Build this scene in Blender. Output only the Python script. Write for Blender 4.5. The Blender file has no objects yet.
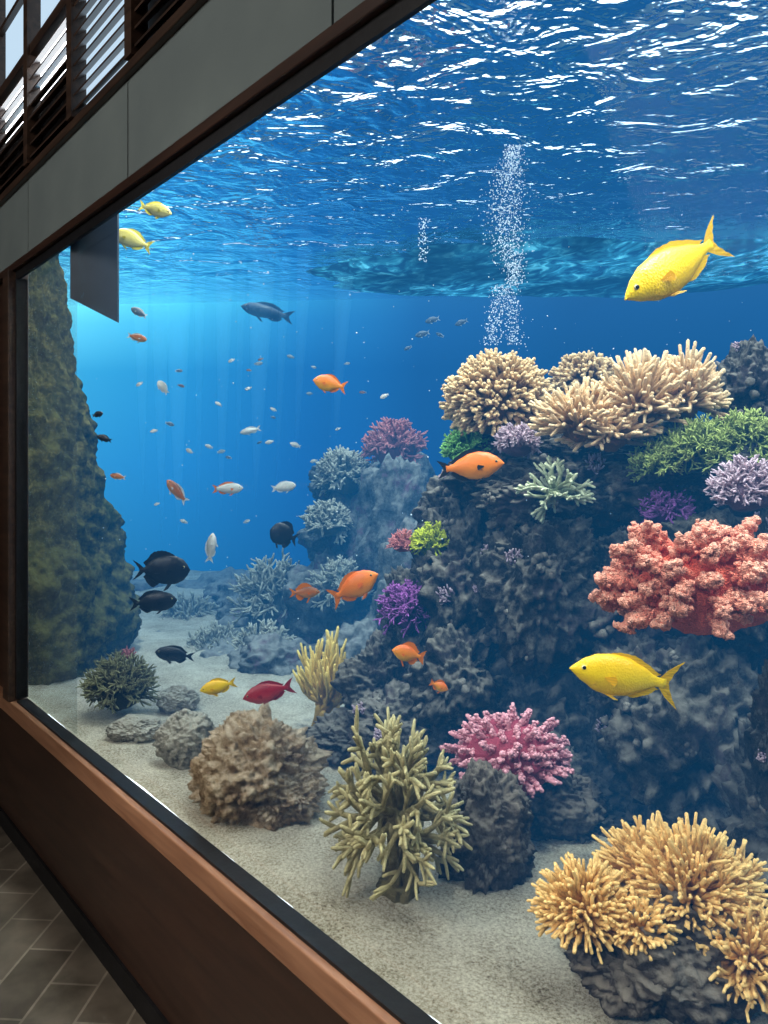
import bpy, bmesh, math, random
from mathutils import Vector, Matrix, noise, Euler
from mathutils.bvhtree import BVHTree

scene = bpy.context.scene
try:
    scene.view_settings.view_transform = 'Standard'
    scene.view_settings.look = 'None'
except Exception:
    pass

# ------------------------------------------------------------------ frame of reference
F = 740.0
HY = 469.0
CAMZ = 1.55
R3 = Vector((0.658, 0.753, 0)).normalized()
F3 = Vector((-0.753, 0.658, 0)).normalized()
UP = Vector((0, 0, 1))
CAM = Vector((0, 0, CAMZ))
SAND = 0.605
GY = 0.87
SURF = 3.05

def W(px, py, Y):
    return CAM + R3 * ((px - 384) / F * Y) + F3 * Y + UP * ((HY - py) / F * Y)

def CW(X, Y, z):
    p = R3 * X + F3 * Y
    return Vector((p.x, p.y, z))

# ------------------------------------------------------------------ node helpers
def new_mat(name):
    m = bpy.data.materials.new(name)
    m.use_nodes = True
    nt = m.node_tree
    for n in list(nt.nodes):
        nt.nodes.remove(n)
    out = nt.nodes.new('ShaderNodeOutputMaterial')
    return m, nt, out

def ramp(nt, stops):
    r = nt.nodes.new('ShaderNodeValToRGB')
    els = r.color_ramp.elements
    while len(els) > 1:
        els.remove(els[-1])
    els[0].position = stops[0][0]
    els[0].color = (*stops[0][1], 1)
    for p, c in stops[1:]:
        e = els.new(p)
        e.color = (*c, 1)
    return r

def s2l(c):
    return tuple(((x / 255) / 12.92 if x / 255 <= .04045 else (((x / 255) + .055) / 1.055) ** 2.4) for x in c)

def math_node(nt, op, a=None, b=None, clamp=False):
    n = nt.nodes.new('ShaderNodeMath')
    n.operation = op
    n.use_clamp = clamp
    for i, v in enumerate((a, b)):
        if v is None: continue
        if isinstance(v, (int, float)):
            n.inputs[i].default_value = v
        else:
            nt.links.new(v, n.inputs[i])
    return n.outputs[0]

def noise_mat(name, stops, scale=10, rough=.6, bump=.3, bscale=None, bdist=.01, detail=6, metallic=0, spec=.3, coat=0):
    m, nt, out = new_mat(name)
    L = nt.links
    tc = nt.nodes.new('ShaderNodeTexCoord')
    n = nt.nodes.new('ShaderNodeTexNoise')
    n.inputs['Scale'].default_value = scale
    n.inputs['Detail'].default_value = detail
    L.new(tc.outputs['Object'], n.inputs['Vector'])
    r = ramp(nt, stops)
    L.new(n.outputs['Fac'], r.inputs['Fac'])
    p = nt.nodes.new('ShaderNodeBsdfPrincipled')
    L.new(r.outputs['Color'], p.inputs['Base Color'])
    p.inputs['Roughness'].default_value = rough
    p.inputs['Metallic'].default_value = metallic
    p.inputs['Specular IOR Level'].default_value = spec
    p.inputs['Coat Weight'].default_value = coat
    if bump > 0:
        n2 = nt.nodes.new('ShaderNodeTexNoise')
        n2.inputs['Scale'].default_value = bscale or scale * 3
        n2.inputs['Detail'].default_value = 8
        L.new(tc.outputs['Object'], n2.inputs['Vector'])
        b = nt.nodes.new('ShaderNodeBump')
        b.inputs['Strength'].default_value = bump
        b.inputs['Distance'].default_value = bdist
        L.new(n2.outputs['Fac'], b.inputs['Height'])
        L.new(b.outputs['Normal'], p.inputs['Normal'])
    L.new(p.outputs[0], out.inputs['Surface'])
    return m

def rock_mat(name, dark, mid, light, top, patch=None, topw=.6, pscale=5, bd=.018):
    m, nt, out = new_mat(name)
    L = nt.links
    tc = nt.nodes.new('ShaderNodeTexCoord')
    n = nt.nodes.new('ShaderNodeTexNoise'); n.inputs['Scale'].default_value = 14; n.inputs['Detail'].default_value = 10; n.inputs['Roughness'].default_value = .75
    L.new(tc.outputs['Object'], n.inputs['Vector'])
    r = ramp(nt, [(.34, dark), (.5, mid), (.66, light)])
    L.new(n.outputs['Fac'], r.inputs['Fac'])
    col = r.outputs['Color']
    if patch:
        n3 = nt.nodes.new('ShaderNodeTexNoise'); n3.inputs['Scale'].default_value = pscale; n3.inputs['Detail'].default_value = 7; n3.inputs['Roughness'].default_value = .75
        L.new(tc.outputs['Object'], n3.inputs['Vector'])
        r3 = ramp(nt, [(.53, (0, 0, 0)), (.64, (1, 1, 1))])
        L.new(n3.outputs['Fac'], r3.inputs['Fac'])
        mx = nt.nodes.new('ShaderNodeMixRGB')
        L.new(r3.outputs['Color'], mx.inputs[0]); L.new(col, mx.inputs[1]); mx.inputs[2].default_value = (*patch, 1)
        col = mx.outputs[0]
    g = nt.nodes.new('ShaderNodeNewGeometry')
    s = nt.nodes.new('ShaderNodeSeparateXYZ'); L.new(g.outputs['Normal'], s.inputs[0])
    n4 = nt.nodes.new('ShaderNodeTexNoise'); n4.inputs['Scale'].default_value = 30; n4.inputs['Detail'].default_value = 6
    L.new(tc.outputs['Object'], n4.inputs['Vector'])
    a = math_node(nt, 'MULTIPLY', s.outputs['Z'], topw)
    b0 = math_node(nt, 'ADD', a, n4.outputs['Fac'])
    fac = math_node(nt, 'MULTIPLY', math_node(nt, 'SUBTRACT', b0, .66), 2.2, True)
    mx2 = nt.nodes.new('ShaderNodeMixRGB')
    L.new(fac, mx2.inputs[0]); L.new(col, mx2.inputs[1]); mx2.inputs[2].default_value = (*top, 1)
    p = nt.nodes.new('ShaderNodeBsdfPrincipled')
    L.new(mx2.outputs[0], p.inputs['Base Color'])
    p.inputs['Roughness'].default_value = .9
    p.inputs['Specular IOR Level'].default_value = .15
    n2 = nt.nodes.new('ShaderNodeTexNoise'); n2.inputs['Scale'].default_value = 32; n2.inputs['Detail'].default_value = 12; n2.inputs['Roughness'].default_value = .75
    L.new(tc.outputs['Object'], n2.inputs['Vector'])
    v = nt.nodes.new('ShaderNodeTexVoronoi'); v.inputs['Scale'].default_value = 30
    L.new(tc.outputs['Object'], v.inputs['Vector'])
    h = math_node(nt, 'ADD', n2.outputs['Fac'], math_node(nt, 'MULTIPLY', v.outputs['Distance'], .4))
    b = nt.nodes.new('ShaderNodeBump'); b.inputs['Strength'].default_value = 1; b.inputs['Distance'].default_value = bd
    L.new(h, b.inputs['Height']); L.new(b.outputs['Normal'], p.inputs['Normal'])
    L.new(p.outputs[0], out.inputs['Surface'])
    return m

def coral_mat(name, base, tip, nsc=60, rough=.7, bump=.5, bdist=.004, pos=(.15, .95)):
    m, nt, out = new_mat(name)
    L = nt.links
    at = nt.nodes.new('ShaderNodeAttribute'); at.attribute_name = 't'
    tc = nt.nodes.new('ShaderNodeTexCoord')
    n = nt.nodes.new('ShaderNodeTexNoise'); n.inputs['Scale'].default_value = nsc; n.inputs['Detail'].default_value = 5
    L.new(tc.outputs['Object'], n.inputs['Vector'])
    f = math_node(nt, 'ADD', at.outputs['Fac'], math_node(nt, 'MULTIPLY', math_node(nt, 'SUBTRACT', n.outputs['Fac'], .5), .7))
    r = ramp(nt, [(pos[0], base), (pos[1], tip)])
    L.new(f, r.inputs['Fac'])
    p = nt.nodes.new('ShaderNodeBsdfPrincipled')
    L.new(r.outputs['Color'], p.inputs['Base Color'])
    p.inputs['Roughness'].default_value = rough
    p.inputs['Specular IOR Level'].default_value = .25
    n2 = nt.nodes.new('ShaderNodeTexVoronoi'); n2.inputs['Scale'].default_value = nsc * 3.5
    L.new(tc.outputs['Object'], n2.inputs['Vector'])
    b = nt.nodes.new('ShaderNodeBump'); b.inputs['Strength'].default_value = bump; b.inputs['Distance'].default_value = bdist
    b.invert = True
    L.new(n2.outputs['Distance'], b.inputs['Height']); L.new(b.outputs['Normal'], p.inputs['Normal'])
    L.new(p.outputs[0], out.inputs['Surface'])
    return m

# ------------------------------------------------------------------ mesh builder
_ico = {}
def ico(sub):
    if sub not in _ico:
        bm = bmesh.new(); bmesh.ops.create_icosphere(bm, subdivisions=sub, radius=1)
        bm.verts.ensure_lookup_table()
        _ico[sub] = ([v.co.copy() for v in bm.verts], [[v.index for v in f.verts] for f in bm.faces])
        bm.free()
    return _ico[sub]

class MB:
    def __init__(s):
        s.v = []; s.f = []; s.m = []; s.t = []
    def add(s, vs, fs, mi=0, t=0.5):
        o = len(s.v)
        s.v.extend(vs)
        s.t.extend(t if isinstance(t, list) else [t] * len(vs))
        for f in fs:
            s.f.append([i + o for i in f]); s.m.append(mi)
    def blob(s, c, r, sub=1, mi=0, t=.5):
        vs, fs = ico(sub)
        if not isinstance(r, (tuple, list, Vector)): r = (r, r, r)
        s.add([Vector((c[0] + v.x * r[0], c[1] + v.y * r[1], c[2] + v.z * r[2])) for v in vs], fs, mi, t)
    def box(s, a, b, mi=0):
        x0, y0, z0 = a; x1, y1, z1 = b
        vs = [Vector(p) for p in ((x0, y0, z0), (x1, y0, z0), (x1, y1, z0), (x0, y1, z0), (x0, y0, z1), (x1, y0, z1), (x1, y1, z1), (x0, y1, z1))]
        s.add(vs, [(0, 3, 2, 1), (4, 5, 6, 7), (0, 1, 5, 4), (1, 2, 6, 5), (2, 3, 7, 6), (3, 0, 4, 7)], mi)
    def tube(s, pts, rad, seg=6, mi=0, t0=0, t1=1, flat=1.0):
        n = len(pts)
        vs = []; ts = []
        ref = None
        for i, p in enumerate(pts):
            d = (pts[min(i + 1, n - 1)] - pts[max(i - 1, 0)])
            if d.length < 1e-9: d = Vector((0, 0, 1))
            d.normalize()
            if ref is None:
                ref = d.orthogonal().normalized()
            a = (ref - d * ref.dot(d))
            if a.length < 1e-6: a = d.orthogonal()
            a.normalize(); ref = a
            b = d.cross(a)
            for k in range(seg):
                an = 2 * math.pi * k / seg
                vs.append(p + (a * math.cos(an) + b * math.sin(an) * flat) * rad[i])
                ts.append(t0 + (t1 - t0) * i / (n - 1))
        d = (pts[-1] - pts[-2]).normalized()
        vs.append(pts[-1] + d * rad[-1] * .7); ts.append(t1)
        fs = []
        for i in range(n - 1):
            for k in range(seg):
                k2 = (k + 1) % seg
                fs.append((i * seg + k, i * seg + k2, (i + 1) * seg + k2, (i + 1) * seg + k))
        for k in range(seg):
            fs.append(((n - 1) * seg + k, (n - 1) * seg + (k + 1) % seg, n * seg))
        s.add(vs, fs, mi, ts)
    def obj(s, name, mats, smooth=True, clampy=None, minz=None):
        me = bpy.data.meshes.new(name)
        if clampy is not None:
            for v in s.v:
                if v.y < clampy: v.y = clampy + (v.y - clampy) * .02 if v.y > clampy - .5 else clampy - .01
        if minz is not None:
            for v in s.v:
                if v.z < minz: v.z = minz
        c = Vector((0, 0, 0))
        for v in s.v: c += v
        c /= max(1, len(s.v))
        me.from_pydata([v - c for v in s.v], [], s.f)
        for m in mats: me.materials.append(m)
        me.polygons.foreach_set('material_index', s.m)
        me.polygons.foreach_set('use_smooth', [smooth] * len(s.f))
        a = me.attributes.new('t', 'FLOAT', 'POINT')
        a.data.foreach_set('value', s.t)
        me.update()
        o = bpy.data.objects.new(name, me)
        o.location = c
        bpy.context.collection.objects.link(o)
        return o

def rock_blob(mb, c, r, seed, sub=6, amp=.3, freq=1.6, mi=0, fine=.05, t=.5):
    """r = radii along camera right / forward / up"""
    vs, fs = ico(sub)
    off = Vector((seed * 7.13, seed * 3.7, seed * 1.9))
    out = []
    for v in vs:
        q = v * freq + off
        d = noise.fractal(q, 1.0, 2.0, 4) * amp
        rg = 1 - abs(noise.noise(q * 2.1)) * 2
        d += (rg * rg - .5) * amp * .4 if rg > 0 else -.2 * amp
        if sub >= 5:
            d += (noise.noise(q * 7) * .6 + noise.noise(q * 15) * .4 + abs(noise.noise(q * 26)) * .3) * fine * 1.6
        k = 1 + d
        out.append(c + R3 * (v.x * r[0] * k) + F3 * (v.y * r[1] * k) + UP * (v.z * r[2] * k))
    mb.add(out, fs, mi, t)

def rvec(rng):
    while True:
        v = Vector((rng.uniform(-1, 1), rng.uniform(-1, 1), rng.uniform(-1, 1)))
        if .05 < v.length < 1: return v.normalized()

def branch(mb, p, d, L, r, depth, rng, spread=.6, up=.15, t0=0., kids=3, wig=.15, seg=6, shrink=.68, knob=0., total=None, taper=.55):
    if total is None: total = depth + 1
    n = 5
    pts = [p]; dd = d.copy()
    for i in range(n - 1):
        dd = (dd + rvec(rng) * wig + UP * up * .3).normalized()
        pts.append(pts[-1] + dd * (L / (n - 1)))
    t1 = t0 + (1 - t0) / (depth + 1)
    rad = [r * (1 - (1 - taper) * i / (n - 1)) * (1 + rng.uniform(-knob, knob)) for i in range(n)]
    rad[-1] *= .8
    mb.tube(pts, rad, seg, 0, t0, t1)
    if depth > 0:
        for k in range(kids):
            i = rng.choice([2, 3, 4, 4]) if k else 4
            nd = (dd + rvec(rng) * spread + UP * up).normalized()
            branch(mb, pts[i] - nd * r * .2, nd, L * shrink * rng.uniform(.75, 1.15), max(r * .78, .001), depth - 1, rng, spread, up, t1 * .8, kids, wig, seg, shrink, knob, total, taper)

def hemi_dirs(n, rng, low=-.1, axis=UP):
    out = []
    ga = math.pi * (3 - math.sqrt(5))
    q = Vector((0, 0, 1)).rotation_difference(axis)
    for i in range(n):
        z = 1 - (1 - low) * (i + .5) / n
        rr = math.sqrt(max(0, 1 - z * z))
        v = Vector((math.cos(ga * i) * rr, math.sin(ga * i) * rr, z)) + rvec(rng) * .12
        out.append(q @ v.normalized())
    return out

def staghorn(name, c, Rr, mat, n=10, thick=.012, depth=2, seed=1, spread=.65, low=.05, kids=3, up=.2, sc=(1, 1, 1), knob=.15, seg=6, axis=UP, wig=.15, clampy=.93, base=True, taper=.55, minz=None, root=None):
    rng = random.Random(seed)
    mb = MB()
    tot = sum(.68 ** k for k in range(depth + 1))
    for d in hemi_dirs(n, rng, low, axis):
        L = Rr / tot * rng.uniform(.85, 1.1)
        branch(mb, c + d * Rr * .04, d, L, thick * rng.uniform(.85, 1.15), depth, rng, spread, up, 0., kids, wig, seg, .68, knob, None, taper)
    if base:
        rock_blob(mb, c - UP * Rr * .02, (Rr * .22, Rr * .22, Rr * .14), seed, 4, .3, t=0.)
    for i, v in enumerate(mb.v):
        o = v - c
        x = o.dot(R3) * sc[0]; y = o.dot(F3) * sc[1]
        mb.v[i] = c + R3 * x + F3 * y + UP * (o.z * sc[2])
    if root is not None:
        rock_blob(mb, Vector((c.x, c.y, root + .015)), (Rr * .22, Rr * .2, .03), seed, 4, .3, t=0.)
        for k in range(11):
            e0 = Vector((c.x, c.y, root)) + R3 * rng.uniform(-.05, .05) + F3 * rng.uniform(-.04, .04)
            e1 = c + rvec(rng) * .04
            mb.tube([e0, e0.lerp(e1, .5) + rvec(rng) * .015, e1], [thick * 1.4, thick * 1.2, thick * 1.2], 7, 0, 0, .3)
    return mb.obj(name, [mat], clampy=clampy, minz=minz)

def tuft(mb, c, rad, n, flen, r, rng, low=.0, axis=UP, seg=6, forks=0, curl=.25, mi=0, taper=.5, core=True, droop=0.0):
    for d in hemi_dirs(n, rng, low, axis):
        k = rng.uniform(.86, 1.08)
        tip = R3 * (d.dot(R3) * rad[0]) + F3 * (d.dot(F3) * rad[1]) + UP * (d.z * rad[2])
        tip *= k
        base = c + tip * max(0., 1 - flen)
        tipp = c + tip
        ll = (tipp - base).length
        side = rvec(rng) * ll * curl
        mid = base.lerp(tipp, .5) + side * .5
        pts = [base, base.lerp(mid, .6), mid, mid.lerp(tipp, .55), tipp + side * .4 - UP * droop * ll]
        rr = r * rng.uniform(.8, 1.2)
        mb.tube(pts, [rr, rr, rr * (.5 + taper * .5), rr * (.3 + taper * .6), rr * taper], seg, mi, 0.05, 1)
        for q in range(forks):
            st = pts[rng.choice([1, 2])]
            dd = ((tipp - base).normalized() + rvec(rng) * .7).normalized()
            l2 = ll * rng.uniform(.35, .55)
            mb.tube([st, st + dd * l2 * .5 + rvec(rng) * l2 * .08, st + dd * l2], [rr * .8, rr * .75, rr * taper], seg, mi, .35, 1)
    if core:
        rock_blob(mb, c, tuple(x * max(.3, (1 - flen) * 1.0) for x in rad), rng.randint(1, 99), 4, .15, mi=mi, t=0.)

def nodule_coral(name, c, rad, mat, lobes, seed, blobr, per=9, low=-.2, sub=2, clampy=.93, axis=UP, blen=.6, stem=.02, core=.45, lump=.45):
    rng = random.Random(seed)
    mb = MB()
    for d in hemi_dirs(lobes, rng, low, axis):
        k = rng.uniform(.74, 1.08)
        tip = (R3 * (d.dot(R3) * rad[0]) + F3 * (d.dot(F3) * rad[1]) + UP * (d.z * rad[2])) * k
        base = tip * (1 - blen)
        n = 5
        pts = [c + base.lerp(tip, i / (n - 1)) + rvec(rng) * blobr * .4 for i in range(n)]
        mb.tube(pts, [stem, stem, stem * .9, stem * .8, stem * .6], 7, 0, 0., .7)
        for j in range(per):
            u = rng.random() ** .6
            pc = c + base.lerp(tip, .35 + .65 * u) + rvec(rng) * stem * rng.uniform(.7, 1.35) * (1.15 - .5 * u)
            b = blobr * rng.uniform(.5, 1.1)
            vs, fs = ico(sub)
            off = Vector((rng.random() * 50, 0, 0))
            mb.add([pc + v * b * (1 + lump * noise.noise(v * 2.6 + off)) for v in vs], fs, 0, [max(0, min(1, .2 + .6 * u + .2 * v.z)) for v in vs])
    rock_blob(mb, c, tuple(x * core for x in rad), seed, 4, .2, t=0.)
    return mb.obj(name, [mat], clampy=clampy)

# ------------------------------------------------------------------ materials
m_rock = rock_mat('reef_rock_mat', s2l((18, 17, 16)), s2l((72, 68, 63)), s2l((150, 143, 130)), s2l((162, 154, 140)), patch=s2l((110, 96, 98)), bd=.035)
m_rockdark = rock_mat('dark_rock_mat', s2l((36, 30, 26)), s2l((98, 87, 77)), s2l((166, 153, 136)), s2l((172, 158, 140)), bd=.03)
m_rocktan = rock_mat('tan_rock_mat', s2l((112, 82, 56)), s2l((206, 174, 136)), s2l((252, 230, 198)), s2l((242, 218, 186)), topw=.4, bd=.04)
m_rockgrey = rock_mat('grey_rock_mat', s2l((104, 100, 86)), s2l((156, 148, 130)), s2l((196, 188, 168)), s2l((196, 188, 168)))
m_pillar = rock_mat('pillar_rock_mat', s2l((34, 36, 20)), s2l((92, 90, 46)), s2l((168, 150, 78)), s2l((142, 134, 66)), patch=s2l((62, 74, 30)), pscale=3, bd=.05)
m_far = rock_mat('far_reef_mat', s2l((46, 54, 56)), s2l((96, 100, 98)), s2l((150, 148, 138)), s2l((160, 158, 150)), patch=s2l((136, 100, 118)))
m_beige = coral_mat('beige_coral_mat', s2l((112, 80, 48)), s2l((234, 200, 150)))
m_beige2 = coral_mat('cream_coral_mat', s2l((128, 90, 54)), s2l((240, 206, 160)))
m_gold = coral_mat('golden_coral_mat', s2l((170, 116, 50)), s2l((250, 206, 130)))
m_olive = coral_mat('olive_coral_mat', s2l((92, 82, 48)), s2l((204, 190, 138)), pos=(.1, 1.))
m_red = coral_mat('red_coral_mat', s2l((232, 104, 78)), s2l((255, 184, 156)), nsc=80, bump=.9, bdist=.006, pos=(.1, 1.))
m_pink = coral_mat('pink_coral_mat', s2l((156, 60, 78)), s2l((246, 178, 186)), nsc=90)
m_green = coral_mat('green_coral_mat', s2l((70, 90, 42)), s2l((178, 192, 108)))
m_lime = coral_mat('lime_coral_mat', s2l((100, 120, 20)), s2l((214, 220, 60)))
m_teal = coral_mat('teal_coral_mat', s2l((60, 110, 50)), s2l((140, 200, 110)))
m_purple = coral_mat('purple_coral_mat', s2l((84, 36, 100)), s2l((180, 106, 186)))
m_mauve = coral_mat('mauve_coral_mat', s2l((108, 86, 104)), s2l((212, 186, 196)))
m_pale = coral_mat('pale_staghorn_mat', s2l((126, 138, 102)), s2l((218, 222, 184)))
m_yfar = coral_mat('yellow_finger_mat', s2l((172, 134, 50)), s2l((250, 218, 124)))
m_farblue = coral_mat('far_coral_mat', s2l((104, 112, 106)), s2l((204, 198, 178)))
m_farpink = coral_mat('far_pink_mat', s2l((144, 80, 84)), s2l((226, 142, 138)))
m_bush = coral_mat('bush_coral_mat', s2l((46, 46, 28)), s2l((146, 142, 100)))
m_white = coral_mat('encrusting_white_mat', s2l((100, 94, 86)), s2l((176, 168, 154)))

# sand
m_sand, nt, out = new_mat('sand_mat')
L = nt.links
tc = nt.nodes.new('ShaderNodeTexCoord')
n1 = nt.nodes.new('ShaderNodeTexNoise'); n1.inputs['Scale'].default_value = 140; n1.inputs['Detail'].default_value = 8; n1.inputs['Roughness'].default_value = .85
n0 = nt.nodes.new('ShaderNodeTexNoise'); n0.inputs['Scale'].default_value = 9; n0.inputs['Detail'].default_value = 4
L.new(tc.outputs['Object'], n1.inputs['Vector']); L.new(tc.outputs['Object'], n0.inputs['Vector'])
fac = math_node(nt, 'ADD', math_node(nt, 'MULTIPLY', n1.outputs['Fac'], .8), math_node(nt, 'MULTIPLY', n0.outputs['Fac'], .2))
r = ramp(nt, [(.38, s2l((96, 80, 60))), (.46, s2l((188, 174, 148))), (.58, s2l((240, 230, 206)))])
L.new(fac, r.inputs['Fac'])
p = nt.nodes.new('ShaderNodeBsdfPrincipled'); p.inputs['Roughness'].default_value = .95; p.inputs['Specular IOR Level'].default_value = .1
L.new(r.outputs['Color'], p.inputs['Base Color'])
b = nt.nodes.new('ShaderNodeBump'); b.inputs['Strength'].default_value = 1; b.inputs['Distance'].default_value = .01
L.new(n1.outputs['Fac'], b.inputs['Height']); L.new(b.outputs['Normal'], p.inputs['Normal'])
L.new(p.outputs[0], out.inputs['Surface'])

# wood
def wood_mat(name, c1, c2, rough=.4):
    m, nt, out = new_mat(name); L = nt.links
    tc = nt.nodes.new('ShaderNodeTexCoord')
    mp = nt.nodes.new('ShaderNodeMapping'); mp.inputs['Scale'].default_value = (1.2, 14, 14)
    L.new(tc.outputs['Object'], mp.inputs['Vector'])
    n = nt.nodes.new('ShaderNodeTexNoise'); n.inputs['Scale'].default_value = 3; n.inputs['Detail'].default_value = 8; n.inputs['Distortion'].default_value = .6
    L.new(mp.outputs[0], n.inputs['Vector'])
    r = ramp(nt, [(.3, c1), (.7, c2)]); L.new(n.outputs['Fac'], r.inputs['Fac'])
    p = nt.nodes.new('ShaderNodeBsdfPrincipled'); p.inputs['Roughness'].default_value = rough
    L.new(r.outputs['Color'], p.inputs['Base Color'])
    L.new(p.outputs[0], out.inputs['Surface'])
    return m
m_wood = wood_mat('wood_panel_mat', s2l((44, 28, 22)), s2l((64, 42, 32)))
m_sill = wood_mat('sill_wood_mat', s2l((130, 88, 64)), s2l((168, 122, 92)))
m_wooddark = wood_mat('dark_wood_mat', s2l((44, 32, 26)), s2l((76, 56, 44)))
m_black = noise_mat('black_trim_mat', [(.3, (.006, .006, .007)), (.7, (.012, .012, .014))], 30, .5, .05)
m_slate = noise_mat('slate_mat', [(.3, s2l((52, 62, 74))), (.7, s2l((66, 76, 88)))], 5, .6, .05)
m_panel = noise_mat('grey_panel_mat', [(.3, s2l((108, 118, 118))), (.7, s2l((118, 128, 126)))], 4, .75, .05, spec=.15)
m_dark = noise_mat('dark_wall_mat', [(.3, (.02, .021, .022)), (.7, (.03, .03, .032))], 4, .9, .05)

m_floor, nt, out = new_mat('floor_tile_mat'); L = nt.links
tc = nt.nodes.new('ShaderNodeTexCoord')
mp = nt.nodes.new('ShaderNodeMapping'); mp.inputs['Rotation'].default_value = (0, 0, math.radians(45))
L.new(tc.outputs['Object'], mp.inputs['Vector'])
bk = nt.nodes.new('ShaderNodeTexBrick'); bk.offset = .5
bk.inputs['Scale'].default_value = 1; bk.inputs['Brick Width'].default_value = .3; bk.inputs['Row Height'].default_value = .15
bk.inputs['Mortar Size'].default_value = .004
bk.inputs['Color1'].default_value = (*s2l((92, 84, 74)), 1); bk.inputs['Color2'].default_value = (*s2l((126, 116, 102)), 1); bk.inputs['Mortar'].default_value = (*s2l((156, 146, 130)), 1)
L.new(mp.outputs[0], bk.inputs['Vector'])
nn = nt.nodes.new('ShaderNodeTexNoise'); nn.inputs['Scale'].default_value = 7; nn.inputs['Detail'].default_value = 8
L.new(tc.outputs['Object'], nn.inputs['Vector'])
rr = ramp(nt, [(.3, (.45, .45, .45)), (.7, (1.2, 1.2, 1.2))]); L.new(nn.outputs['Fac'], rr.inputs['Fac'])
mx = nt.nodes.new('ShaderNodeMixRGB'); mx.blend_type = 'MULTIPLY'; mx.inputs[0].default_value = 1
L.new(bk.outputs['Color'], mx.inputs[1]); L.new(rr.outputs['Color'], mx.inputs[2])
p = nt.nodes.new('ShaderNodeBsdfPrincipled'); p.inputs['Roughness'].default_value = .35
L.new(mx.outputs[0], p.inputs['Base Color']); L.new(p.outputs[0], out.inputs['Surface'])

# glass
def glass_mat(name, milk=0, ior=1.25, tint=(.98, .995, 1), gf=.12):
    m, nt, out = new_mat(name); L = nt.links
    tr = nt.nodes.new('ShaderNodeBsdfTransparent'); tr.inputs[0].default_value = (*tint, 1)
    gl = nt.nodes.new('ShaderNodeBsdfGlossy'); gl.inputs['Roughness'].default_value = .02
    fr = nt.nodes.new('ShaderNodeFresnel'); fr.inputs['IOR'].default_value = ior
    mx = nt.nodes.new('ShaderNodeMixShader')
    L.new(math_node(nt, 'MULTIPLY', fr.outputs[0], gf), mx.inputs[0]); L.new(tr.outputs[0], mx.inputs[1]); L.new(gl.outputs[0], mx.inputs[2])
    if milk:
        df = nt.nodes.new('ShaderNodeBsdfDiffuse'); df.inputs[0].default_value = (.5, .6, .58, 1)
        m2 = nt.nodes.new('ShaderNodeMixShader'); m2.inputs[0].default_value = milk
        L.new(mx.outputs[0], m2.inputs[1]); L.new(df.outputs[0], m2.inputs[2])
        L.new(m2.outputs[0], out.inputs['Surface'])
    else:
        L.new(mx.outputs[0], out.inputs['Surface'])
    return m
m_glass = glass_mat('aquarium_glass_mat')
m_milk = glass_mat('reflection_strip_mat', milk=.06, tint=(.97, .99, .99))

# water volume (absorbing, faintly blue glowing as scattered lamp light)
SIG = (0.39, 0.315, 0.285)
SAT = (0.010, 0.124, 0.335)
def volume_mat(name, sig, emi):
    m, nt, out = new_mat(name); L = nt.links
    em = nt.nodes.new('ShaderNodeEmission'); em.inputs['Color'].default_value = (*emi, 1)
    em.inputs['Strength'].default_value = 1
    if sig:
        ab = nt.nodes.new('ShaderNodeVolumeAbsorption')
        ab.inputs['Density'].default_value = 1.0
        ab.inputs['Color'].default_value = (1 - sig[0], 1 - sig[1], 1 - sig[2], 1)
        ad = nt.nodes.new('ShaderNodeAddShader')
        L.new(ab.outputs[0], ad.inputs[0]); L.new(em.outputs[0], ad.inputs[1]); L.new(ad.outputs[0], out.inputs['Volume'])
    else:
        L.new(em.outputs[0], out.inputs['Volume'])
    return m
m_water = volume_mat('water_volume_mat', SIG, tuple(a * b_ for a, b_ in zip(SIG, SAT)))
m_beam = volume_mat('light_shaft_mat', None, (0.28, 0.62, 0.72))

# water surface
m_surf, nt, out = new_mat('water_surface_mat'); L = nt.links
tc = nt.nodes.new('ShaderNodeTexCoord')
mp = nt.nodes.new('ShaderNodeMapping'); mp.inputs['Rotation'].default_value = (0, 0, math.radians(-48.85)); 
L.new(tc.outputs['Object'], mp.inputs['Vector'])
mp2 = nt.nodes.new('ShaderNodeMapping'); mp2.inputs['Scale'].default_value = (.9, 1.1, 1)
L.new(mp.outputs[0], mp2.inputs['Vector'])
w1 = nt.nodes.new('ShaderNodeTexNoise'); w1.inputs['Scale'].default_value = 3.8; w1.inputs['Detail'].default_value = 3; w1.inputs['Distortion'].default_value = .9
w2 = nt.nodes.new('ShaderNodeTexNoise'); w2.inputs['Scale'].default_value = 14; w2.inputs['Detail'].default_value = 2; w2.inputs['Distortion'].default_value = .5
L.new(mp2.outputs[0], w1.inputs['Vector']); L.new(mp2.outputs[0], w2.inputs['Vector'])
h = math_node(nt, 'ADD', math_node(nt, 'MULTIPLY', w1.outputs['Fac'], .058), math_node(nt, 'MULTIPLY', w2.outputs['Fac'], .0125))
b = nt.nodes.new('ShaderNodeBump'); b.inputs['Strength'].default_value = 1; b.inputs['Distance'].default_value = 1.0
L.new(h, b.inputs['Height'])
fr = nt.nodes.new('ShaderNodeFresnel'); fr.inputs['IOR'].default_value = 1.29; L.new(b.outputs[0], fr.inputs['Normal'])
tr = nt.nodes.new('ShaderNodeBsdfTransparent')
gl = nt.nodes.new('ShaderNodeBsdfGlossy'); gl.inputs['Roughness'].default_value = .04; gl.inputs['Color'].default_value = (.88, .88, .95, 1); L.new(b.outputs[0], gl.inputs['Normal'])
mx = nt.nodes.new('ShaderNodeMixShader'); L.new(fr.outputs[0], mx.inputs[0]); L.new(tr.outputs[0], mx.inputs[1]); L.new(gl.outputs[0], mx.inputs[2])
L.new(mx.outputs[0], out.inputs['Surface'])

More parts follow.
